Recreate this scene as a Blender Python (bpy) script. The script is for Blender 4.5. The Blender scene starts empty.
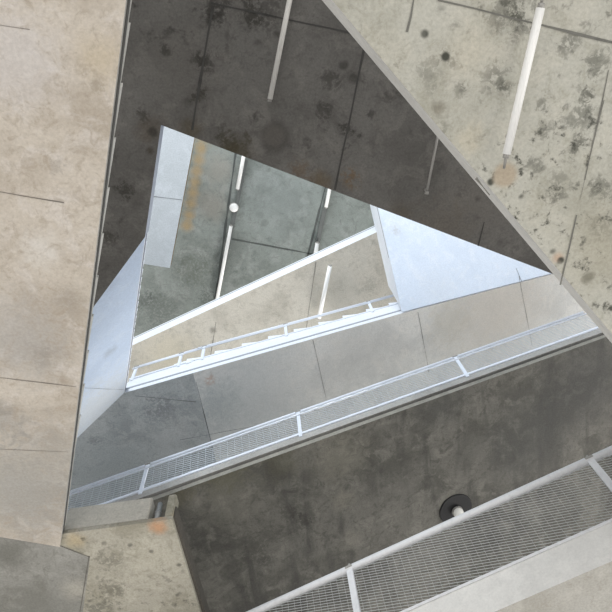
import bpy, bmesh, math, random
from mathutils import Vector, Matrix
random.seed(4)
scn = bpy.context.scene
COL = scn.collection

# ------------------------------------------------------------------ camera
F = 620.0                      # focal length in pixels of the 612 frame
CAMZ = 1.6
zc = Vector(((258 - 306) / F, (306 - 55) / F, -1)).normalized()      # the zenith as the camera sees it
xc = Vector((1, 0, 0)); xc = (xc - zc * xc.dot(zc)).normalized()
yc = zc.cross(xc)
R = Matrix((xc, yc, zc))       # camera -> world
camd = bpy.data.cameras.new('camera'); cam = bpy.data.objects.new('camera', camd); COL.objects.link(cam)
camd.sensor_width = 36; camd.lens = 36 * F / 612; camd.clip_end = 500
cam.matrix_world = Matrix.Translation((0, 0, CAMZ)) @ R.to_4x4()
scn.camera = cam
O = Vector((0, 0, CAMZ))
UP = Vector((0, 0, 1))

def ray(u, v):
    return R @ Vector(((u - 306) / F, (306 - v) / F, -1))
def pt(u, v, h):
    """world point at height h above the eye, seen at (u, v)"""
    d = ray(u, v)
    return O + d * (h / d.z)
class Plane:
    def __init__(s, a, b=None, c=None):
        if b is None:
            s.p = Vector((0, 0, CAMZ + a)); s.n = Vector((0, 0, 1))
        else:
            A, B, C_ = pt(*a), pt(*b), pt(*c)
            s.p = A; s.n = (B - A).cross(C_ - A).normalized()
            if s.n.z < 0: s.n.negate()
    def at(s, u, v, off=0.0):
        d = ray(u, v)
        return O + d * ((s.p - s.n * off - O).dot(s.n) / d.dot(s.n))
    def z(s, x, y):
        return s.p.z - (s.n.x * (x - s.p.x) + s.n.y * (y - s.p.y)) / s.n.z

# ------------------------------------------------------------------ materials
def lin(c):
    return tuple(((x / 255) / 12.92 if x / 255 <= .04045 else ((x / 255 + .055) / 1.055) ** 2.4) for x in c) + (1,)
class NT:
    def __init__(s, name):
        s.m = bpy.data.materials.new(name); s.m.use_nodes = True
        s.t = s.m.node_tree; s.b = s.t.nodes['Principled BSDF']
    def n(s, typ, **kw):
        nd = s.t.nodes.new(typ)
        for k, v in kw.items():
            if k.startswith('i_'): nd.inputs[k[2:]].default_value = v
            else: setattr(nd, k, v)
        return nd
    def l(s, a, b): s.t.links.new(a, b)
    def math(s, op, a, b=None, clamp=False):
        nd = s.n('ShaderNodeMath', operation=op, use_clamp=clamp)
        for i, x in enumerate((a, b)):
            if x is None: continue
            if hasattr(x, 'links'): s.l(x, nd.inputs[i])
            else: nd.inputs[i].default_value = x
        return nd.outputs[0]
    def mix(s, fac, a, b):
        nd = s.n('ShaderNodeMix', data_type='RGBA')
        for sock, x in ((nd.inputs[0], fac), (nd.inputs[6], a), (nd.inputs[7], b)):
            if hasattr(x, 'links'): s.l(x, sock)
            else: sock.default_value = x
        return nd.outputs[2]
    def noise(s, vec, scale, detail=6, rough=.6, dist=0):
        nd = s.n('ShaderNodeTexNoise'); s.l(vec, nd.inputs['Vector'])
        nd.inputs['Scale'].default_value = scale; nd.inputs['Detail'].default_value = detail
        nd.inputs['Roughness'].default_value = rough; nd.inputs['Distortion'].default_value = dist
        return nd.outputs['Fac']
    def rng(s, x, a, b, c=0.0, d=1.0, smooth=True):
        nd = s.n('ShaderNodeMapRange'); nd.interpolation_type = 'SMOOTHSTEP' if smooth else 'LINEAR'
        s.l(x, nd.inputs[0])
        for i, v in zip((1, 2, 3, 4), (a, b, c, d)): nd.inputs[i].default_value = v
        return nd.outputs[0]

def concrete(name, col, dark=None, light=None, mott=.5, grain=.35, mould=0.0, mould_col=(45, 45, 42), mould_scale=5.0,
             streak=0.0, streak_col=(60, 60, 57), spots=(), origin=Vector((0, 0, 0)), seed=0.0, size=1.0, rot=0.0, fine=1.0):
    """weathered concrete; spots are stains and broad painted shading (world point, radius, colour, strength, raggedness)"""
    k = NT(name)
    tc = k.n('ShaderNodeTexCoord').outputs['Object']
    mp = k.n('ShaderNodeMapping'); k.l(tc, mp.inputs[0]); mp.inputs['Location'].default_value = (seed, seed * 1.7, 0)
    mp.inputs['Rotation'].default_value = (0, 0, rot)
    v = mp.outputs[0]
    c = lin(col)
    dark = lin(dark) if dark else tuple(x * .62 for x in c[:3]) + (1,)
    light = lin(light) if light else tuple(min(1, x * 1.25) for x in c[:3]) + (1,)
    n1 = k.noise(v, .9 * size, 9, .62, .3)
    n2 = k.noise(v, 3.3 * size, 8, .65, .6)
    out = k.mix(k.math('MULTIPLY', k.rng(n1, .44, .62), mott), c, dark)
    out = k.mix(k.math('MULTIPLY', k.rng(n2, .48, .64), mott), out, light)
    n2b = k.noise(v, 6.5 * size, 5, .7, 1.0)
    out = k.mix(k.math('MULTIPLY', k.rng(n2b, .5, .66), mott * .8), out, dark)
    nf = k.noise(v, 15 * fine, 5, .75, .4)
    out = k.mix(k.math('MULTIPLY', k.rng(nf, .52, .66), mott * .55), out, dark)
    if streak:
        ms = k.n('ShaderNodeMapping'); k.l(v, ms.inputs[0]); ms.inputs['Scale'].default_value = (2.2, .35, 1)
        ns = k.noise(ms.outputs[0], 1.0, 6, .6, .4)
        out = k.mix(k.math('MULTIPLY', k.rng(ns, .45, .68), streak), out, lin(streak_col))
    def stain_and_shade(out, w, rad, scol, st, rag):
        d = k.n('ShaderNodeVectorMath', operation='DISTANCE'); k.l(tc, d.inputs[0]); d.inputs[1].default_value = w - origin
        dd = k.math('ADD', k.math('DIVIDE', d.outputs['Value'], rad), k.math('MULTIPLY', k.math('SUBTRACT', n2b, .5), rag * 3))
        m = k.rng(dd, 1.05, .55 if rag < .2 else .1)
        if rag >= .7:      # speckled growth: broken up by the fine noise
            m = k.math('MULTIPLY', m, k.rng(k.math('ADD', nf, k.math('MULTIPLY', m, .12)), .49, .62))
        return k.mix(k.math('MULTIPLY', m, st), out, lin(scol))
    for q in spots:
        if q[4] >= .2: out = stain_and_shade(out, *q)
    if mould:
        nm = k.noise(v, mould_scale, 4, .7, .2)
        region = k.rng(k.noise(v, .55 * size, 3, .5), .45, .62)
        vo = k.n('ShaderNodeTexVoronoi', feature='F1'); k.l(v, vo.inputs['Vector']); vo.inputs['Scale'].default_value = mould_scale * .75
        dots = k.rng(vo.outputs['Distance'], .26, .12)
        m1 = k.math('MULTIPLY', k.rng(nm, .54, .68), k.math('ADD', k.math('MULTIPLY', region, .9), .1))
        gate = k.rng(k.noise(v, mould_scale * .4, 2, .5), .5, .62)
        m2 = k.math('MULTIPLY', dots, gate)
        out = k.mix(k.math('MULTIPLY', k.math('MAXIMUM', m1, m2), mould, True), out, lin(mould_col))
    for q in spots:
        if q[4] < .2: out = stain_and_shade(out, *q)
    g = k.noise(v, 38, 3, .7)
    gm = k.n('ShaderNodeMix', data_type='RGBA', blend_type='MULTIPLY'); gm.inputs[0].default_value = grain
    gr = k.rng(g, .25, .75, .55, 1.2)
    cmb = k.n('ShaderNodeCombineColor')
    for i in range(3): k.l(gr, cmb.inputs[i])
    k.l(out, gm.inputs[6]); k.l(cmb.outputs[0], gm.inputs[7])
    k.l(gm.outputs[2], k.b.inputs['Base Color'])
    k.b.inputs['Roughness'].default_value = .85
    k.b.inputs['Specular IOR Level'].default_value = .2
    bp = k.n('ShaderNodeBump'); bp.inputs['Strength'].default_value = .25; bp.inputs['Distance'].default_value = .02
    k.l(n2b, bp.inputs['Height']); k.l(bp.outputs[0], k.b.inputs['Normal'])
    k.m['col'] = list(col)
    return k.m

def plain(name, col, rough=.5, metal=0.0, wear=.15, scale=25):
    k = NT(name)
    tc = k.n('ShaderNodeTexCoord').outputs['Object']
    c = lin(col)
    out = k.mix(k.math('MULTIPLY', k.rng(k.noise(tc, scale, 5), .45, .7), wear), c, tuple(x * .5 for x in c[:3]) + (1,))
    k.l(out, k.b.inputs['Base Color'])
    k.b.inputs['Roughness'].default_value = rough; k.b.inputs['Metallic'].default_value = metal
    return k.m

# ------------------------------------------------------------------ mesh helpers
def link(name, bm, mats, parent=None, origin=None):
    if origin is not None: bmesh.ops.translate(bm, verts=bm.verts, vec=-origin)
    bmesh.ops.recalc_face_normals(bm, faces=[f for f in bm.faces if not f.tag])
    me = bpy.data.meshes.new(name); bm.to_mesh(me); bm.free()
    for m in (mats if isinstance(mats, (list, tuple)) else [mats]): me.materials.append(m)
    o = bpy.data.objects.new(name, me); COL.objects.link(o)
    if origin is not None: o.location = origin
    if parent is not None:
        o.parent = parent
        if origin is not None:
            q, base = parent, Vector((0, 0, 0))
            while q: base += q.location; q = q.parent
            o.location = origin - base
    return o
def tag(o, label, cat, group=None, kind=None):
    o['label'] = label; o['category'] = cat
    if group: o['group'] = group
    if kind: o['kind'] = kind
    return o
def empty(name, loc):
    o = bpy.data.objects.new(name, None); COL.objects.link(o); o.location = loc; o.empty_display_size = .2
    return o
def prism(bm, bottom, top, mi_bottom=0, mi_side=0, sides=None):
    b = [bm.verts.new(p) for p in bottom]; t = [bm.verts.new(p) for p in top]
    f = bm.faces.new(b); f.material_index = mi_bottom
    f = bm.faces.new(t[::-1]); f.material_index = mi_side
    n = len(b)
    for i in range(n):
        f = bm.faces.new((b[i], t[i], t[(i + 1) % n], b[(i + 1) % n])); f.material_index = mi_side
def bar(bm, a, b, w, h=None, up=UP, mi=0):
    """rectangular bar from a to b, w across, h along up"""
    h = h or w
    d = (b - a).normalized(); s = d.cross(up)
    s = s.normalized() if s.length > 1e-4 else d.orthogonal().normalized()
    q = s.cross(d).normalized()
    A = [a + s * (sx * w / 2) + q * (sy * h / 2) for sx, sy in ((-1, -1), (1, -1), (1, 1), (-1, 1))]
    prism(bm, A, [p + (b - a) for p in A], mi, mi)
def tube(bm, a, b, r, seg=14, r2=None, mi=0):
    r2 = r if r2 is None else r2
    d = (b - a).normalized(); s = d.orthogonal().normalized(); q = d.cross(s)
    A = [a + (s * math.cos(2 * math.pi * i / seg) + q * math.sin(2 * math.pi * i / seg)) * r for i in range(seg)]
    B = [b + (s * math.cos(2 * math.pi * i / seg) + q * math.sin(2 * math.pi * i / seg)) * r2 for i in range(seg)]
    prism(bm, A, B, mi, mi)
def smooth(o):
    for p in o.data.polygons: p.use_smooth = len(p.vertices) == 4
    return o

def seam_quads(bm, plane, seams, mi):
    for s in seams:
        u0, v0, u1, v1 = s[:4]; w = s[4] if len(s) > 4 else .02
        a = plane.at(u0, v0, .004); b = plane.at(u1, v1, .004)
        n = max(2, int((b - a).length / .25)); side = (b - a).normalized().cross(plane.n).normalized()
        prev = None
        for i in range(n + 1):
            c = a.lerp(b, i / n) + side * random.uniform(-.003, .003)
            ww = w * random.uniform(.3, 1.1) / 2
            cur = (bm.verts.new(c - side * ww), bm.verts.new(c + side * ww))
            if prev:
                f = bm.faces.new((prev[0], prev[1], cur[1], cur[0])); f.material_index = mi; f.tag = True
            prev = cur

def slab(name, poly, plane, t, mats, seams=(), parent=None, kind='structure', label=None, cat=None):
    """concrete slab: its underside lies on plane and follows poly (pixel outline); t thick"""
    bm = bmesh.new()
    bot = [plane.at(u, v) for u, v in poly]
    prism(bm, bot, [p + UP * t for p in bot], 0, 1)
    seam_quads(bm, plane, seams, 2)
    org = bot[0].copy() if parent is None else parent.location.copy()
    sm = plain('formwork_seam', tuple(x * .62 for x in mats[0]['col']), .9, 0, .6, 5)
    o = link(name, bm, [mats[0], mats[1], sm], parent, org)
    if kind and parent is None: o['kind'] = kind
    if label: o['label'] = label
    if cat: o['category'] = cat
    return o

def steps(edge_a, edge_b, n0, n1, n_between, inward, width, t, mat, parent, nosing=0.0):
    """steps of a flight: risers at equal runs; edge_a..edge_b spans n_between runs along the soffit edge"""
    run = (edge_b - edge_a) / n_between
    for i in range(n0, n1):
        a = edge_a + run * i + UP * (t - .002); b = a + run
        tri = [a, a + UP * run.z, b]
        bm = bmesh.new()
        prism(bm, tri, [p + inward * width for p in tri], 0, 0)
        # a slightly proud nosing on the tread's front edge
        if nosing: bar(bm, a + UP * (run.z + .012), a + UP * (run.z + .012) + inward * width, nosing, .024)
        link('step', bm, mat, parent, parent.location.copy())

# ------------------------------------------------------------------ planes (heights above the eye)
pL1 = Plane((126, 0, 5.0), (60, 547, 6.2), (0, 0, 5.0))
pP0 = Plane(6.2)
pR1 = Plane(4.6)
pD = Plane(7.6)
pL2 = Plane((145, 237, 7.6), (95, 305, 7.6), (124, 393, 10.2))
pB2a = Plane(10.2)
pB2b = Plane((193, 374, 10.2), (212, 445, 10.2), (402, 310, 11.7))
zj = lambda u, v: pB2b.at(u, v).z - CAMZ
pR2 = Plane((402, 310, 11.7), (545, 274, zj(545, 274)), (378, 207, 13.2))
pB3 = Plane(13.9)
pS = Plane(14.6)
pG = Plane(16.8)

def org(plane, u, v): return plane.at(u, v)
def sp(plane, origin, *rows):
    """stain list, broad painted shading too, from (u, v, radius in px, colour, strength, raggedness)"""
    out = []
    for (u, v, r, c, s, rag) in rows:
        a = plane.at(u, v); b = plane.at(u + r, v)
        out.append((a, (b - a).length, c, s, rag))
    return out

# ------------------------------------------------------------------ LEFT near flight
EDGE_L1 = [pL1.at(126, 0), pL1.at(60, 547)]
fl = empty('stair_flight', pL1.at(60, 547))
tag(fl, 'broad beige concrete stair underside with stepped edge, filling the whole left side', 'stairs')
oL1 = fl.location.copy()
mL1 = concrete('beige_board_marked_concrete', (194, 186, 175), mott=.6, grain=.25, seed=3, size=1.1, origin=oL1,
               dark=(158, 147, 133), light=(206, 200, 194),
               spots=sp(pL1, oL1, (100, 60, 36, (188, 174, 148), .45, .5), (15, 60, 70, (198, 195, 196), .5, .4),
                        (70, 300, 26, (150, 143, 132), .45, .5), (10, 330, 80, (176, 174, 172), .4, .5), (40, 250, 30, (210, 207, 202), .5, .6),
                        (20, 490, 100, (150, 149, 145), .75, .5), (60, 450, 70, (158, 154, 147), .6, .5), (30, 350, 60, (166, 163, 159), .5, .5), (0, 420, 40, (140, 138, 134), .5, .6),  # broad spots paint the light fading toward the lower end
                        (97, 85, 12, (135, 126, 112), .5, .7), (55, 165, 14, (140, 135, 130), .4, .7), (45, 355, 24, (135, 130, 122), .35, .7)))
mEdge = concrete('grey_concrete_edge', (190, 189, 184), mott=.4, grain=.3, seed=9)
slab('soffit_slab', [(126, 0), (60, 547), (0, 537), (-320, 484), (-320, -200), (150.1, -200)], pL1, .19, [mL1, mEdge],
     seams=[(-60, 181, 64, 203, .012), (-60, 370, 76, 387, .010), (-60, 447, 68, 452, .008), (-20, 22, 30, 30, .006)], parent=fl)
e_a = pL1.at(126 + (21) * -.1207, 21); e_b = pL1.at(126 - .1207 * 285, 285)
inw = (pL1.at(0, 200) - pL1.at(102, 200)); inw.z = 0; inw.normalize()
# a shadow groove under the steps, then the steps
stepmat = concrete('pale_step_concrete', (212, 211, 206), mott=.35, grain=.3, seed=5)
steps(e_a, e_b, -2, 10, 5, inw, 3.2, .19, stepmat, fl)
bm = bmesh.new()
dn = (e_b - e_a).normalized()
bar(bm, pL1.at(126 + 14, -110) + UP * .075 - inw * .002, EDGE_L1[1] + UP * .075 - inw * .002, .008, .06)
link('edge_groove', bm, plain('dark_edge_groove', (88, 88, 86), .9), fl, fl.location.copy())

# ------------------------------------------------------------------ lower left landing
mC0 = concrete('grey_stained_concrete', (142, 141, 136), mott=.6, seed=12, dark=(112, 111, 104), origin=pP0.at(60, 547),
               spots=sp(pP0, None, (8, 555, 30, (95, 95, 88), .6, .6), (75, 590, 20, (185, 180, 168), .5, .6), (40, 610, 60, (120, 120, 115), .4, .5)))
slab('ceiling_1', [(60, 547), (90, 557), (78, 650), (60, 800), (-320, 800), (-320, 484), (0, 537)], pP0, .22, [mC0, mEdge],
     label='grey corner landing underside below the broad beige flight, lower left corner', cat='ceiling')
oP0 = pP0.at(60, 545)
mP0 = concrete('yellowish_stained_concrete', (168, 164, 152), mott=.55, seed=21, origin=oP0, dark=(128, 124, 108), mould=.6, mould_scale=7,
               spots=sp(pP0, None, (158, 527, 13, (190, 140, 100), .7, .4), (112, 560, 22, (96, 94, 84), .55, .9), (112, 590, 22, (88, 86, 76), .6, .9),
                        (100, 610, 26, (86, 86, 78), .6, .9), (155, 560, 40, (190, 186, 172), .4, .5), (75, 540, 14, (185, 168, 135), .6, .4)))
lo = slab('ceiling_2', [(60, 545), (62, 534), (172, 519), (203, 620), (260, 800), (60, 800), (78, 650), (90, 557)], pP0, .06, [mP0, mP0],
     seams=[(89, 556, 80, 612, .014), (60, 546, 90, 557, .014)],
     label='mould-spotted yellowish landing underside with a rust mark, beside the grey corner landing', cat='ceiling')
# upstand along its inner edge, with a slot for the drain
mUp = concrete('pale_upstand_concrete', (186, 182, 172), mott=.3, seed=31)
def upstand(name, ua, va, ub, vb, label, mat, depth=.16, h=.42, t0=.06):
    a, b = pP0.at(ua, va) + UP * t0, pP0.at(ub, vb) + UP * t0
    bm = bmesh.new()
    inward = UP.cross((b - a).normalized())
    if inward.y < 0: inward = -inward
    base = [a, b, b + inward * depth, a + inward * depth]
    prism(bm, base, [p + UP * h for p in base])
    bmesh.ops.bevel(bm, geom=list(bm.edges), offset=.012, segments=2, affect='EDGES')
    o = link(name, bm, mat, None, a.copy()); o['kind'] = 'structure'
    o['label'] = label; o['category'] = 'kerb'
    return o
upstand('trim_1', 58, 534.6, 146.5, 522.5, 'long pale concrete upstand on the yellowish landing, left of the drain slot', mUp)
upstand('trim_2', 163.5, 520.2, 172, 519, 'short concrete stub on the yellowish landing, right of the drain slot', mP0)
a, b = pP0.at(172.6, 521), pP0.at(262, 800)
bm = bmesh.new(); bar(bm, a + UP * .16, b + UP * .16, .05, .2)
o = link('trim_3', bm, concrete('dark_side_concrete', (96, 92, 86), mott=.4, seed=2), None, a.copy()); o['kind'] = 'structure'
o['label'] = 'dark narrow side edge running down the yellowish landing'; o['category'] = 'kerb'
# drain pipe standing in the slot
pa = pP0.at(155, 521.3) + UP * .07
pr = empty('drain_pipe', pa)
tag(pr, 'short grey drain pipe in the dark slot of the yellowish landing', 'pipe')
mPipe = plain('grey_pipe', (140, 142, 142), .45, 0, .25)
d_in = Vector((0, .07, 0))
bm = bmesh.new(); tube(bm, pa + d_in, pa + d_in + UP * .33, .034, 18); smooth(link('pipe', bm, mPipe, pr, pa.copy()))
bm = bmesh.new(); tube(bm, pa + d_in + UP * .14, pa + d_in + UP * .17, .043, 18); smooth(link('collar', bm, mPipe, pr, pa.copy()))

# ------------------------------------------------------------------ upper right slab
oR1 = pR1.at(332, 0)
GR = (92, 93, 84)
mR1 = concrete('mould_spotted_grey_concrete', (180, 179, 170), mott=.45, grain=.3, seed=17, origin=oR1, mould=.95, mould_col=(66, 67, 61), mould_scale=8,
               dark=(142, 140, 126), light=(190, 187, 176),
               spots=sp(pR1, None, (450, 60, 16, (72, 73, 66), .6, .9), (462, 88, 12, (76, 77, 70), .6, .9), (505, 88, 14, (66, 67, 60), .7, .9), (515, 14, 16, (70, 71, 64), .7, .9), (590, 90, 14, (64, 65, 58), .7, .9), (578, 145, 16, (70, 71, 64), .7, .9), (545, 130, 14, (92, 93, 86), .6, .9), (570, 40, 18, (84, 85, 78), .6, .9), (534, 165, 14, (80, 81, 74), .6, .9), (600, 230, 20, (88, 88, 80), .5, .9), (440, 135, 16, (96, 96, 86), .5, .8), (430, 75, 26, GR, .4, .9), (495, 78, 24, (80, 80, 72), .55, .9), (505, 12, 30, (84, 84, 76), .55, .9), (520, 30, 18, (80, 80, 74), .5, .9),
                        (595, 60, 22, (78, 80, 72), .6, .9), (580, 120, 24, (84, 86, 78), .55, .9), (560, 180, 22, (88, 88, 80), .45, .9), (556, 195, 14, (72, 72, 66), .5, .8),
                        (600, 190, 18, (76, 78, 70), .55, .9), (588, 277, 10, (85, 86, 78), .8, .6), (438, 108, 10, (104, 98, 84), .6, .6), (505, 175, 15, (170, 158, 140), .95, .12),
                        (470, 50, 40, (190, 184, 168), .4, .5), (600, 250, 60, (164, 158, 140), .4, .4), (470, 140, 22, (188, 180, 160), .5, .5), (558, 258, 8, (188, 150, 122), .5, .4)))
mR1e = concrete('smooth_grey_edge_band', (205, 203, 198), mott=.25, grain=.2, seed=8)
slab('ceiling_3', [(332, 0), (612, 334), (750, 498.6), (900, 498), (900, -300), (80, -300)], pR1, .42, [mR1, mR1e],
     seams=[(438, 0, 640, 49, .022), (609, 70, 585, 180, .012), (577, 215, 560, 285, .012), (414, 0, 407, 32, .016), (604, 100, 580, 200, .006), (476, 178, 490, 195, .02)],
     label='mottled pale concrete slab with mould spots and a long tube light, upper right', cat='ceiling')

# ------------------------------------------------------------------ dark slab overhead
oD = pD.at(161, 125)
mD = concrete('shade_darkened_concrete', (108, 106, 103), mott=.5, seed=40, origin=oD, dark=(82, 80, 77), light=(122, 119, 115), mould=.65, mould_col=(48, 46, 43), mould_scale=4.2,  # base colour darkened to carry the shade over this slab
              spots=sp(pD, None, (275, 137, 19, (66, 63, 60), .55, .12), (274, 136, 13, (92, 89, 85), .9, .12), (350, 178, 14, (108, 86, 58), .6, .8), (300, 170, 16, (100, 82, 60), .45, .7), (230, 145, 26, (60, 57, 50), .7, .8),
                       (270, 8, 30, (58, 56, 53), .5, .8), (480, 200, 60, (108, 104, 99), .5, .5), (180, 60, 60, (90, 87, 83), .5, .4), (150, 130, 20, (76, 66, 54), .5, .6),
                       (440, 230, 40, (98, 90, 80), .4, .6), (215, 10, 24, (56, 54, 51), .8, .8), (205, 60, 16, (58, 56, 53), .8, .8), (198, 95, 14, (60, 57, 52), .8, .8), (250, 12, 20, (60, 58, 54), .8, .8), (165, 50, 10, (62, 60, 56), .8, .8), (143, 115, 10, (64, 62, 58), .7, .8), (125, 190, 14, (60, 58, 54), .8, .8), (110, 235, 16, (62, 60, 56), .7, .8), (330, 80, 16, (66, 64, 61), .7, .8), (325, 110, 16, (66, 64, 61), .7, .8), (345, 130, 12, (58, 56, 53), .8, .8), (235, 150, 22, (70, 64, 48), .7, .5), (190, 130, 18, (78, 70, 54), .6, .5), (320, 182, 16, (92, 78, 54), .6, .5), (400, 215, 18, (92, 84, 72), .5, .5), (196, 60, 12, (60, 58, 54), .5, .7), (150, 150, 6, (60, 52, 42), .6, .6)))
mDe = concrete('blue_grey_edge', (172, 178, 190), mott=.2, seed=44)
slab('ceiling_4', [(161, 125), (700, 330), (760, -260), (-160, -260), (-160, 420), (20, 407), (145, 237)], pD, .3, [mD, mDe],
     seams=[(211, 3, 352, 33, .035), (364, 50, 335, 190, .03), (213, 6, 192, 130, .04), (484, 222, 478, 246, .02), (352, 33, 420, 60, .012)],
     label='dark shaded concrete slab overhead between the two pale slabs, with a faint ring mark', cat='ceiling')

# ------------------------------------------------------------------ pale blue flight
f2 = empty('stair_flight', pL2.at(124, 393)); oL2 = f2.location.copy()
tag(f2, 'pale blue-grey stair flight underside at left, rising from the dark slab to its lower corner', 'stairs')
mL2 = concrete('sky_tinted_concrete', (190, 205, 226), mott=.25, grain=.2, seed=52, size=1.3, origin=oL2, dark=(176, 190, 210), light=(212, 222, 236),  # blue sky light is put into this base colour
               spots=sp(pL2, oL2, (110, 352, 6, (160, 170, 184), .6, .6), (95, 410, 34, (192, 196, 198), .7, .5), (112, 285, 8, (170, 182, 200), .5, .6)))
mPale = concrete('skylit_pale_edge', (222, 226, 233), mott=.12, grain=.15, seed=60)  # whitened and blued to carry the sky light on these edges
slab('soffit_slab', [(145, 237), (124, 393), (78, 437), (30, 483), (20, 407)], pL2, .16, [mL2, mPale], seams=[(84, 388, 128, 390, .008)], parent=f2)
ea, eb = pL2.at(145, 237), pL2.at(124, 393)
inw2 = (pL2.at(60, 330) - pL2.at(130, 330)); inw2.z = 0; inw2.normalize()
steps(ea, eb, 0, 22, 22, inw2, 2.2, .16, mPale, f2)
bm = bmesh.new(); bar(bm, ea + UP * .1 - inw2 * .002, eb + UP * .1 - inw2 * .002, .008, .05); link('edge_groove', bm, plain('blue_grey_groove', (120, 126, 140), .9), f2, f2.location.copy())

# ------------------------------------------------------------------ middle landing and flight (far lower side of the void)
oB2 = pB2a.at(124, 393)
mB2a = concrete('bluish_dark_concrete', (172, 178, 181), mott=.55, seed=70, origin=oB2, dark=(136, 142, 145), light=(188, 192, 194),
                spots=sp(pB2a, None, (160, 412, 28, (112, 117, 120), .6, .8), (110, 470, 50, (150, 158, 162), .5, .5), (172, 440, 40, (184, 187, 189), .4, .5), (95, 440, 10, (106, 112, 114), .5, .7)))
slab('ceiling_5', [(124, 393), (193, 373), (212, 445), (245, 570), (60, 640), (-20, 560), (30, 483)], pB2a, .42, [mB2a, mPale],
     seams=[(135, 396, 196, 402, .016), (196, 382, 213, 450, .022), (180, 440, 260, 425, .01)],
     label='bluish grey landing underside behind the left half of the middle mesh railing', cat='ceiling')
f3 = empty('stair_flight', pB2b.at(402, 310)); oB2b = f3.location.copy()
tag(f3, 'grey flight underside with white stepped edge below the farthest railing', 'stairs')
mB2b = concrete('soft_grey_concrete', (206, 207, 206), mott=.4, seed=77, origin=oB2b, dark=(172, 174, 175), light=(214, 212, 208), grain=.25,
                spots=sp(pB2b, oB2b, (240, 400, 90, (172, 177, 180), .8, .4), (215, 405, 36, (150, 157, 160), .8, .5), (500, 300, 70, (188, 182, 174), .6, .4), (360, 350, 40, (170, 172, 172), .4, .5),  # broad left spots paint the dimmer light at that end
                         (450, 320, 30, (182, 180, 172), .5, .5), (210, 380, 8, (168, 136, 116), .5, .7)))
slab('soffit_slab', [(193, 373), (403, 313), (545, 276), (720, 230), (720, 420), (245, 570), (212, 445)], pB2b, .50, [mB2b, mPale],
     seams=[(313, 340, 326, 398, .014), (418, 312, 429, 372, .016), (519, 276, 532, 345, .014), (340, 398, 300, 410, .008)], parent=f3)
ea, eb = pB2b.at(241, 359.3), pB2b.at(371, 322.1)
inw3 = Vector((0.3, 1, 0)).normalized()
steps(ea, eb, -2, 7, 5, inw3, 2.4, .50, mPale, f3)
# grooved line along the lower edge of the white band
def groove(name, A, B, off, h, out, mat, parent):
    bm = bmesh.new(); bar(bm, A + UP * off + out * .002, B + UP * off + out * .002, .008, h)
    return link(name, bm, mat, parent, parent.location.copy() if parent else A.copy())
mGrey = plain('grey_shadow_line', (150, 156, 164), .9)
outB2 = -inw3
groove('edge_groove', pB2b.at(193, 373), pB2b.at(403, 313) , .15, .05, outB2, mGrey, f3)

# ------------------------------------------------------------------ bright right flight
f4 = empty('stair_flight', pR2.at(402, 310)); oR2 = f4.location.copy()
tag(f4, 'bright bluish white sloping triangle of stair underside, just below the dark slab at right', 'stairs')
mR2 = concrete('sky_brightened_concrete', (204, 215, 230), mott=.3, grain=.2, seed=80, size=1.2, origin=oR2, dark=(188, 200, 216), light=(226, 230, 236),  # brightness and blue of the sky light painted into the colour
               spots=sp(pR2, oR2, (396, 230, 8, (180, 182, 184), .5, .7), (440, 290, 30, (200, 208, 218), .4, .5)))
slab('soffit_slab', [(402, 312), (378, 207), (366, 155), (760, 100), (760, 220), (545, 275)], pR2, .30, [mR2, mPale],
     seams=[(516, 268, 522, 282, .014)], parent=f4)
# its solid parapet
A, B = pR2.at(402, 310), pR2.at(366, 155)
bm = bmesh.new()
inwR = Vector((1, -.25, 0)).normalized()
base = [A + UP * .3, B + UP * .3, B + UP * .3 + inwR * .18, A + UP * .3 + inwR * .18]
prism(bm, base, [p + UP * 1.15 for p in base])
link('parapet', bm, mPale, f4, oR2.copy())
bm = bmesh.new(); bar(bm, A + UP * .16 - inwR * .002, B + UP * .16 - inwR * .002, .008, .06); link('edge_groove', bm, mGrey, f4, oR2.copy())

# ------------------------------------------------------------------ higher slabs seen through the triangular hole
oB3 = pB3.at(60, 379)
mB3 = concrete('warm_grey_concrete', (200, 195, 184), mott=.45, seed=90, origin=oB3, dark=(152, 147, 136), light=(196, 190, 178), mould=.15, mould_scale=3,
               spots=sp(pB3, None, (170, 355, 40, (196, 188, 168), .6, .4), (340, 290, 40, (170, 168, 160), .5, .6), (370, 285, 14, (146, 143, 134), .5, .7), (213, 330, 5, (110, 106, 98), .6, .5)))
slab('ceiling_6', [(60, 379), (132, 345.5), (378, 231.5), (440, 202.8), (470, 340), (60, 450)], pB3, .54, [mB3, mPale],
     seams=[(316, 262, 306, 330, .022), (216, 322, 208, 372, .02)],
     label='warm grey slab with white front edge, seen through the triangular hole above the farthest railing', cat='ceiling')
A, B = pB3.at(60, 379), pB3.at(440, 202.8)
bm = bmesh.new(); bar(bm, A + UP * .46, B + UP * .46, .008, .05)
o = link('trim_4', bm, mGrey, None, A.copy()); o['kind'] = 'structure'; o['label'] = 'thin grey line along the white edge of the warm grey slab'; o['category'] = 'trim'
oS = pS.at(170, 268)
mS = concrete('pale_strip_concrete', (178, 184, 189), mott=.3, seed=95, origin=oS, dark=(160, 166, 170))
slab('ceiling_7', [(170, 268), (100, 257), (110, 60), (209, 60)], pS, .3, [mS, concrete('brown_stained_edge', (150, 136, 112), mott=.5, seed=1)],
     seams=[(140, 195, 182, 200, .02)],
     label='pale grey strip of slab at the upper left of the triangular hole', cat='ceiling')
oG = pG.at(-80, -60)
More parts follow.
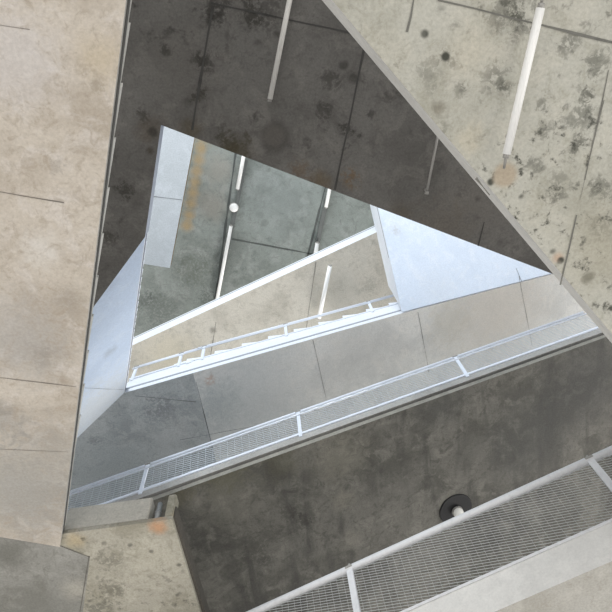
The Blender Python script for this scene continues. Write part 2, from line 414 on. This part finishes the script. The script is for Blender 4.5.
mG = concrete('green_grey_concrete', (128, 134, 130), mott=.55, seed=99, origin=oG, dark=(98, 102, 98), light=(146, 150, 147), mould=.35, mould_scale=2.4, mould_col=(72, 76, 72), size=.7,
              spots=sp(pG, None, (203, 138, 13, (150, 132, 100), .55, .4), (201, 149, 9, (150, 130, 96), .8, .3), (199, 160, 9, (150, 130, 96), .8, .3), (197, 171, 9, (150, 130, 96), .8, .3), (195, 182, 9, (150, 130, 96), .8, .3), (193, 193, 9, (150, 130, 96), .8, .3), (191, 204, 9, (150, 130, 96), .8, .3), (189, 215, 9, (150, 130, 96), .8, .3), (187, 226, 9, (150, 130, 96), .8, .3),
                       (220, 170, 26, (140, 136, 128), .6, .4), (214, 205, 26, (136, 132, 124), .6, .4), (195, 270, 30, (94, 98, 90), .6, .7), (160, 310, 30, (88, 92, 88), .5, .7),
                       (280, 200, 60, (136, 143, 141), .5, .4), (207, 300, 14, (74, 78, 74), .6, .8), (145, 300, 14, (70, 74, 72), .5, .7)))
slab('ceiling_8', [(-80, -60), (700, -60), (700, 520), (-80, 520)], pG, .35, [mG, mEdge],
     seams=[(232, 239, 312, 254, .05), (236, 150, 214, 310, .07), (326, 185, 306, 262, .06)],
     label='greenish grey topmost ceiling with rows of tube lights, at the back of the triangular hole', cat='ceiling')

# ------------------------------------------------------------------ railings
mClamp = plain('steel_clamp', (150, 148, 142), .5)
mWhite = plain('white_painted_steel', (214, 214, 216), .45, 0, .18, 14)
mBlueW = plain('bluish_white_steel', (218, 224, 234), .45, 0, .1, 14)
mWire = plain('galvanised_wire', (176, 178, 176), .5, .0, .1)
mWireB = plain('pale_galvanised_wire', (176, 184, 192), .5, .0, .1)

def clip_seg(p, q, L, H):
    """clip 2-D segment to [0,L]x[0,H]"""
    t0, t1 = 0.0, 1.0
    d = (q[0] - p[0], q[1] - p[1])
    for k, lim in ((0, L), (1, H)):
        for sgn, c in ((-1, p[k]), (1, lim - p[k])):
            den = sgn * d[k]
            if abs(den) < 1e-9:
                if c < 0: return None
                continue
            t = c / den
            if den < 0: t0 = max(t0, t)
            else: t1 = min(t1, t)
    if t0 >= t1: return None
    return (p[0] + d[0] * t0, p[1] + d[1] * t0), (p[0] + d[0] * t1, p[1] + d[1] * t1)

def wire_mesh(A, B, H, ang, gap, cross_ang, cross_gap, w, mat, parent, lo=.03, hi=.03):
    """woven wire net on the vertical strip between A-B and H above"""
    bm = bmesh.new()
    d = B - A; L = d.length; e = d / L
    nrm = e.cross(UP).normalized()
    H2 = H - lo - hi
    for an, g, ww, off in ((ang, gap, w, 0), (cross_ang, cross_gap, w * .3, .006)):
        c, s = math.cos(an), math.sin(an)
        span = abs(L * s) + abs(H2 * c)
        k = -int(span / g) - 2
        while k * g < span + g:
            px, py = -s * k * g, c * k * g
            r = clip_seg((px - c * 3 * L, py - s * 3 * L), (px + c * 3 * L, py + s * 3 * L), L, H2)
            k += 1
            if not r: continue
            p, q = [A + e * x + UP * (y + lo) + nrm * off for x, y in r]
            if (q - p).length < .02: continue
            bar(bm, p, q, .004, ww, up=UP if abs((q - p).normalized().z) < .9 else e)
    return link('wire_mesh', bm, mat, parent, parent.location.copy())

def railing(label, top_a, top_b, h, posts, rail_r, post_w, mats, mesh_args, outv, double=0.0, bottom_r=.02, post_tilt=0.0, group=None):
    """top_a, top_b: world end points of the top rail; posts: fractions along it"""
    mr, mw = mats
    base = top_a.lerp(top_b, .5) - UP * h
    rt = empty('mesh_railing', base)
    tag(rt, label, 'railing', group)
    bm = bmesh.new(); tube(bm, top_a, top_b, rail_r, 16); smooth(link('top_rail', bm, mr, rt, base.copy()))
    if double:
        bm = bmesh.new(); tube(bm, top_a - UP * double + outv * .03, top_b - UP * double + outv * .03, rail_r * .55, 12); smooth(link('middle_rail', bm, mr, rt, base.copy()))
    bm = bmesh.new(); bar(bm, top_a - UP * h, top_b - UP * h, bottom_r * 2, bottom_r * 2.2); link('bottom_rail', bm, mr, rt, base.copy())
    e = (top_b - top_a).normalized()
    for f in posts:
        p = top_a.lerp(top_b, f)
        bm = bmesh.new()
        bar(bm, p + outv * (rail_r * .3) + UP * .0, p - UP * (h + .08) + outv * (rail_r * .3), post_w, post_w * .45, up=outv)
        po = link('post', bm, mr, rt, base.copy())
        bm = bmesh.new(); tube(bm, p + UP * rail_r * .6 , p + UP * (rail_r + .03), rail_r * .35, 8)
        bar(bm, p - e * .05 + outv * rail_r, p + e * .05 + outv * rail_r, .012, .03)
        link('clamp', bm, mClamp, po, base.copy())
    if mesh_args: wire_mesh(top_a - UP * h, top_b - UP * h, h, *mesh_args, mw, rt)
    return rt

# --- near railing, lower right
zt1, h1 = 6.2, .95
T1 = lambda u: pt(u, 612 - (u - 255) * .4538, zt1)
ra, rb = T1(90), T1(800)
dirn = (rb - ra).normalized(); out1 = UP.cross(dirn)
if out1.y > 0: out1 = -out1               # towards the void
def frac(P, A, B): return (P - A).dot(B - A) / (B - A).length_squared
rail1 = railing('nearest white mesh railing with dark gaps, across the lower right corner', ra, rb, h1, [frac(T1(u), ra, rb) for u in (146, 350, 590)],
                .05, .085, (mWhite, mWire), (math.radians(-17), .040, math.radians(92), .09, .0068), out1, bottom_r=.015)
# its slab: edge kerb + soffit below
zS0 = CAMZ + 4.79
ea, eb = ra.copy(), rb.copy()
ea.z = eb.z = zS0
awy = -out1
bm = bmesh.new()
base = [ea + out1 * .0, eb, eb + awy * 4, ea + awy * 4]
prism(bm, base, [p + UP * .44 for p in base], 0, 1)
oo = link('ceiling_9', bm, [concrete('beige_underside', (176, 174, 168), mott=.4, seed=14, dark=(150, 146, 136)), concrete('pale_kerb_face', (222, 220, 216), mott=.2, grain=.15, seed=15)], None, ea.copy())
oo['kind'] = 'structure'; oo['label'] = 'pale concrete deck edge carrying the nearest railing, bottom right corner'; oo['category'] = 'ceiling'

# --- middle railing
h2 = .70
def T2z(u): return 9.1 + (u - 148) / (583 - 148) * 1.7
qa, qb = pt(148, 465, T2z(148)), pt(583, 312.5, T2z(583))
dv = qb - qa
ra2, rb2 = qa - dv * .28, qb + dv * .0
e2 = Vector((dv.x, dv.y, 0)).normalized(); out2 = UP.cross(e2)
if out2.y > 0: out2 = -out2
def f2d(u):
    best = min((abs(k / 2000), k) for k in [0]); 
    lo_, hi_ = 0.0, 1.0
    inv = R.transposed()
    for _ in range(40):
        mid = (lo_ + hi_) / 2; c = inv @ (ra2.lerp(rb2, mid) - O); x = 306 + F * c.x / -c.z
        if x < u: lo_ = mid
        else: hi_ = mid
    return lo_
rail2 = railing('long white mesh railing crossing the middle of the well, under the grey flight', ra2, rb2, h2, [f2d(u) for u in (148, 298, 455)],
                .027, .06, (mBlueW, mWireB), (math.radians(-10), .055, math.radians(94), .13, .012), out2, double=.13, bottom_r=.022)
# B1 slab: kerb, groove, lip, soffit
kA, kB = ra2 - UP * h2, rb2 + dv * .35 - UP * h2
away = -out2
SA = kA - UP * .36; SB = kB - UP * .36
pB1 = Plane(1.0); pB1.p = SA; pB1.n = (SB - SA).cross(away).normalized()
if pB1.n.z < 0: pB1.n.negate()
oB1 = kA - UP * .62
mB1 = concrete('dark_streaked_concrete', (128, 126, 120), mott=.8, seed=110, origin=oB1, dark=(96, 95, 90), light=(142, 140, 133), streak=.8, streak_col=(88, 87, 84), size=.9, rot=.12,
               spots=sp(pB1, None, (290, 512, 14, (80, 79, 74), .6, .8), (340, 455, 40, (150, 147, 136), .6, .5), (343, 500, 16, (152, 149, 138), .6, .5), (352, 540, 16, (150, 147, 138), .5, .5), (230, 500, 50, (142, 140, 131), .5, .5),
                        (220, 470, 40, (104, 102, 84), .6, .5), (280, 462, 30, (100, 98, 84), .5, .5), (180, 495, 20, (104, 100, 84), .6, .5), (200, 590, 50, (140, 138, 131), .5, .5),
                        (590, 380, 70, (92, 92, 91), .7, .4), (530, 440, 60, (100, 100, 98), .6, .4), (440, 400, 40, (98, 98, 96), .5, .4), (400, 490, 30, (136, 134, 128), .5, .5), (265, 560, 14, (86, 85, 81), .6, .8),
                        (305, 520, 16, (76, 75, 71), .7, .8), (255, 545, 18, (88, 87, 82), .5, .8), (470, 450, 24, (118, 117, 112), .5, .5), (310, 475, 14, (92, 91, 86), .5, .5)))
mKerb = concrete('grey_kerb_concrete', (168, 166, 162), mott=.35, seed=111)
mLip = concrete('pale_lip_concrete', (146, 143, 134), mott=.4, seed=112)
def run(name, z0, z1, inset, depth, mats, label, cat='kerb', seams=False):
    bm = bmesh.new()
    base = [kA + UP * z0 + away * inset, kB + UP * z0 + away * inset, kB + UP * z0 + away * depth, kA + UP * z0 + away * depth]
    prism(bm, base, [p + UP * (z1 - z0) for p in base], 0, 1)
    o = link(name, bm, mats, None, (kA + UP * -.62).copy()); o['kind'] = 'structure'; o['label'] = label; o['category'] = cat
    return o
run('trim_5', -.18, -.03, 0.0, 1.2, [mKerb, mKerb], 'grey concrete kerb directly under the middle railing')
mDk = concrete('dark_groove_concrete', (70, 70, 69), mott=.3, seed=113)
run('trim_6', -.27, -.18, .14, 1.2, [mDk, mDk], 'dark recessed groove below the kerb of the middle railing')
run('ceiling_10', -.36, -.27, 0.0, 9.0, [mB1, mLip], 'dark streaked underside of the deck with a round lamp, below the middle railing', 'ceiling')

# --- far railing on the stepped edge
Nrm = inw3
ta = pB2b.at(403, 313) + UP * 1.02; tb = pB2b.at(193, 373) + UP * 1.02
h3 = .50
rail3 = railing('farthest thin white railing above the white stepped edge', tb, ta, h3, [.03, .42, .86], .025, .06, (mBlueW, mWireB), None, -inw3, double=.12, bottom_r=.015)
la, lb = pB2a.at(124, 393) + UP * .98, tb - UP * .02
railing('short white railing length on the landing at the left end of the stepped edge', la, lb, .48, [.05, .75], .025, .06, (mBlueW, mWireB), None, -inw3, double=.10, bottom_r=.02)
# parapet fill of the landing edge so its white band reaches the steps
A, B = pB2a.at(124, 393) + UP * .42, pB2a.at(193, 373) + UP * .42
bm = bmesh.new(); base = [A, B, B + inw3 * .2, A + inw3 * .2]; prism(bm, base, [p + UP * (.02, .20, .20, .02)[i] for i, p in enumerate(base)])
o = link('trim_7', bm, mPale, None, A.copy()); o['kind'] = 'structure'; o['label'] = 'low white kerb on the bluish landing, left end of the stepped edge'; o['category'] = 'kerb'
steps(A - UP * .42, B + UP * (.20 - .42), 0, 3, 3, inw3, .2, .42, mPale, f3)
A, B = pB2a.at(124, 393), pB2a.at(193, 373)
o = groove('trim_8', A, B, .15, .05, outB2, mGrey, None); o['kind'] = 'structure'; o['label'] = 'grey shadow line in the white edge of the bluish landing'; o['category'] = 'trim'

# ------------------------------------------------------------------ lights fixed to the undersides
mTube = plain('white_tube', (232, 232, 230), .35, 0, .05)
mTubeG = plain('dusty_white_tube', (205, 203, 198), .4, 0, .12)
mSteel = plain('grey_steel_rod', (150, 148, 144), .4, .2, .2)
mDkSteel = plain('dark_grey_conduit', (98, 101, 99), .6, .1, .3)
def tube_light(label, plane, a, b, r, rods=(), mat=mTube, drop=.12, group=None):
    """a, b: pixel ends of the white tube; rods: pixel ends where the thin carrier rods stop"""
    P, Q = plane.at(*a, drop), plane.at(*b, drop)
    base = P.copy()
    t = empty('ceiling_tube_light', base); tag(t, label, 'tube light', group)
    d = (Q - P).normalized()
    bm = bmesh.new(); tube(bm, P, Q, r, 18); smooth(link('tube', bm, mat, t, base.copy()))
    for c, s in ((P, 1), (Q, -1)):
        bm = bmesh.new(); tube(bm, c - d * s * .03, c + d * s * .015, r * .78, 14); smooth(link('end_cap', bm, mSteel, t, base.copy()))
        bm = bmesh.new(); bar(bm, c + d * s * .12, c + d * s * .12 + plane.n * (drop - .05), r * .7, r * .7, up=d); link('bracket', bm, mSteel, t, base.copy())
    for c, w in zip((P, Q), rods):
        if w is None: continue
        bm = bmesh.new(); tube(bm, c, plane.at(*w, drop * .6), r * .34, 10); smooth(link('rod', bm, mSteel, t, base.copy()))
    return t
tube_light('long white tube light on thin rods under the mottled upper right slab', pR1, (540.5, 8), (506.5, 154), .030, rods=((548, -28), (504, 168)))
tube_light('greyish white tube light under the dark slab, upper middle', pD, (294, -22), (270, 99), .029, mat=mTubeG)
tube_light('short white tube light nearest the apex of the hole, above the round ceiling lamp', pG, (247, 138), (237.5, 189), .05)
tube_light('slim white tube light below the round ceiling lamp, on the topmost ceiling', pG, (231, 226), (217, 300), .05)
tube_light('short white tube light at the right of the topmost ceiling, under the dark slab', pG, (333, 172), (326, 207), .05)
tube_light('short white tube stub on the topmost ceiling just above the white slab edge', pG, (317.5, 243), (313, 268), .06)
tube_light('pale tube light under the warm grey slab behind the farthest railing', pB3, (330, 266), (319, 318), .05)

def conduit(label, plane, a, b, w, mat=mDkSteel, drop=.03):
    P, Q = plane.at(*a, drop), plane.at(*b, drop)
    t = empty('conduit', P.copy()); tag(t, label, 'conduit')
    bm = bmesh.new(); bar(bm, P, Q, w, .03, up=plane.n); link('channel', bm, mat, t, P.copy())
    n = 4
    for i in range(n):
        c = P.lerp(Q, (i + .5) / n); d = (Q - P).normalized()
        bm = bmesh.new(); bar(bm, c - d * .02, c + d * .02, w * 1.3, .038, up=plane.n); link('clip', bm, mat, t, P.copy())
    return t
conduit('dark conduit strip carrying the round lamp on the topmost ceiling', pG, (246, 160), (213, 318), .10)
conduit('dark conduit strip between the two right-hand tubes of the topmost ceiling', pG, (327, 200), (313, 262), .12)
# thin rod beside the mottled slab's edge, hanging under the dark slab
P, Q = pD.at(441, 120, .1), pD.at(427, 191, .1)
t = empty('hanging_rod', P.copy()); tag(t, 'thin grey metal rod under the dark slab, beside the mottled slab edge', 'rod')
bm = bmesh.new(); tube(bm, P, Q, .016, 10); smooth(link('rod', bm, mSteel, t, P.copy()))
bm = bmesh.new(); tube(bm, Q, Q + pD.n * .1, .02, 10); bm2 = bm; smooth(link('bracket', bm2, mSteel, t, P.copy()))
bm = bmesh.new(); tube(bm, Q, Q + (Q - P).normalized() * .04, .026, 10); smooth(link('end_cap', bm, mSteel, t, P.copy()))

# round lamp on the topmost ceiling
C = pG.at(234, 207, .0)
t = empty('ceiling_lamp', C.copy()); tag(t, 'small round white lamp between two tubes on the topmost ceiling', 'lamp')
bm = bmesh.new(); tube(bm, C, C - UP * .07, .13, 24); smooth(link('base', bm, mSteel, t, C.copy()))
bm = bmesh.new(); bmesh.ops.create_uvsphere(bm, u_segments=24, v_segments=12, radius=.12); bmesh.ops.scale(bm, verts=bm.verts, vec=(1, 1, .6)); bmesh.ops.translate(bm, verts=bm.verts, vec=C - UP * .08)
smooth(link('diffuser', bm, mTube, t, C.copy()))

# round lamp under the streaked deck: found on its soffit plane
C = pB1.at(455.5, 509)
t = empty('round_lamp', C.copy()); tag(t, 'round black lamp plate with white bulb, just above the nearest railing', 'lamp')
nz = pB1.n
px = (pB1.at(456.5, 509) - C).length
mBlk = plain('black_lamp_plate', (42, 42, 44), .5, 0, .2)
bm = bmesh.new(); tube(bm, C, C - nz * .03, 15.5 * px, 40, 15 * px); smooth(link('plate', bm, mBlk, t, C.copy()))
bm = bmesh.new(); tube(bm, C - nz * .05, C - nz * .09, 5 * px, 20); smooth(link('socket', bm, mSteel, t, C.copy()))
bm = bmesh.new(); bmesh.ops.create_uvsphere(bm, u_segments=20, v_segments=12, radius=4.6 * px); bmesh.ops.translate(bm, verts=bm.verts, vec=C - nz * .12)
smooth(link('bulb', bm, plain('white_bulb', (246, 245, 240), .25, 0, 0), t, C.copy()))
bm = bmesh.new(); bar(bm, C - nz * .08, C - nz * .08 + Vector((1, .5, 0)).normalized() * 8 * px, .03, .03); link('arm', bm, mSteel, t, C.copy())

# ------------------------------------------------------------------ light
w = bpy.data.worlds.new('open_sky'); scn.world = w; w.use_nodes = True
nt = w.node_tree; bg = nt.nodes['Background']
tc = nt.nodes.new('ShaderNodeTexCoord'); sx = nt.nodes.new('ShaderNodeSeparateXYZ'); nt.links.new(tc.outputs['Generated'], sx.inputs[0])
cr = nt.nodes.new('ShaderNodeValToRGB'); mr = nt.nodes.new('ShaderNodeMapRange')
mr.inputs[1].default_value = -1; mr.inputs[2].default_value = 1
nt.links.new(sx.outputs[2], mr.inputs[0]); nt.links.new(mr.outputs[0], cr.inputs[0])
els = cr.color_ramp.elements
els[0].position = 0; els[0].color = (.80, .77, .72, 1)      # light thrown back by the pale ground
els[1].position = 1; els[1].color = (.62, .76, 1.0, 1)
e = els.new(.47); e.color = (.80, .79, .77, 1)
e = els.new(.53); e.color = (.86, .93, 1.0, 1)
nt.links.new(cr.outputs[0], bg.inputs[0]); bg.inputs[1].default_value = .42

def area(name, loc, target, size, power, col):
    l = bpy.data.lights.new(name, 'AREA'); l.shape = 'SQUARE'; l.size = size; l.energy = power; l.color = col
    o = bpy.data.objects.new(name, l); COL.objects.link(o); o.location = loc
    o.rotation_euler = (Vector(target) - Vector(loc)).to_track_quat('-Z', 'Y').to_euler()
    return o
# area fills are added, hidden between the slabs, to brighten upper surfaces
def sun(name, d, st, ang, col):
    l = bpy.data.lights.new(name, 'SUN'); l.energy = st; l.angle = math.radians(ang); l.color = col
    o = bpy.data.objects.new(name, l); COL.objects.link(o)
    o.rotation_euler = Vector(d).to_track_quat('-Z', 'Y').to_euler()
# added upward suns fill the lower faces in place of ground bounce
sun('added_upward_fill', (-.8, .05, .55), 2.0, 70, (1.0, .97, .93))
sun('added_upward_fill', (.75, -.5, .5), 1.5, 70, (1.0, .98, .95))
sun('added_upward_fill', (.1, .85, .42), 1.5, 60, (1.0, .99, .97))
c0 = pB2b.at(330, 330)
area('hidden_sky_fill', (-3.5, -7, CAMZ + 11.3), c0, 3.0, 420, (.80, .90, 1.0))  # added lamp, hidden above the dark slab, lights the white edges

area('hidden_storey_fill', (5, 15, CAMZ + 11.2), pB2b.at(420, 340), 3.5, 1700, (1.0, .98, .95))  # added lamps, out of view, lift the undersides between storeys
area('hidden_storey_fill', (2, 15, CAMZ + 13.2), pB3.at(300, 300), 2.0, 340, (1.0, .97, .92))
area('hidden_storey_fill', (-5, -5, CAMZ + 12.6), pG.at(240, 230), 2.5, 780, (.93, .98, 1.0))
area('hidden_sky_fill', (4.5, -4.5, CAMZ + 10.2), pL2.at(128, 330), 1.6, 150, (.80, .90, 1.0))
scn.view_settings.view_transform = 'Standard'
scn.view_settings.look = 'None'
scn.view_settings.exposure = 0
try: scn.cycles.use_denoising = True
except Exception: pass
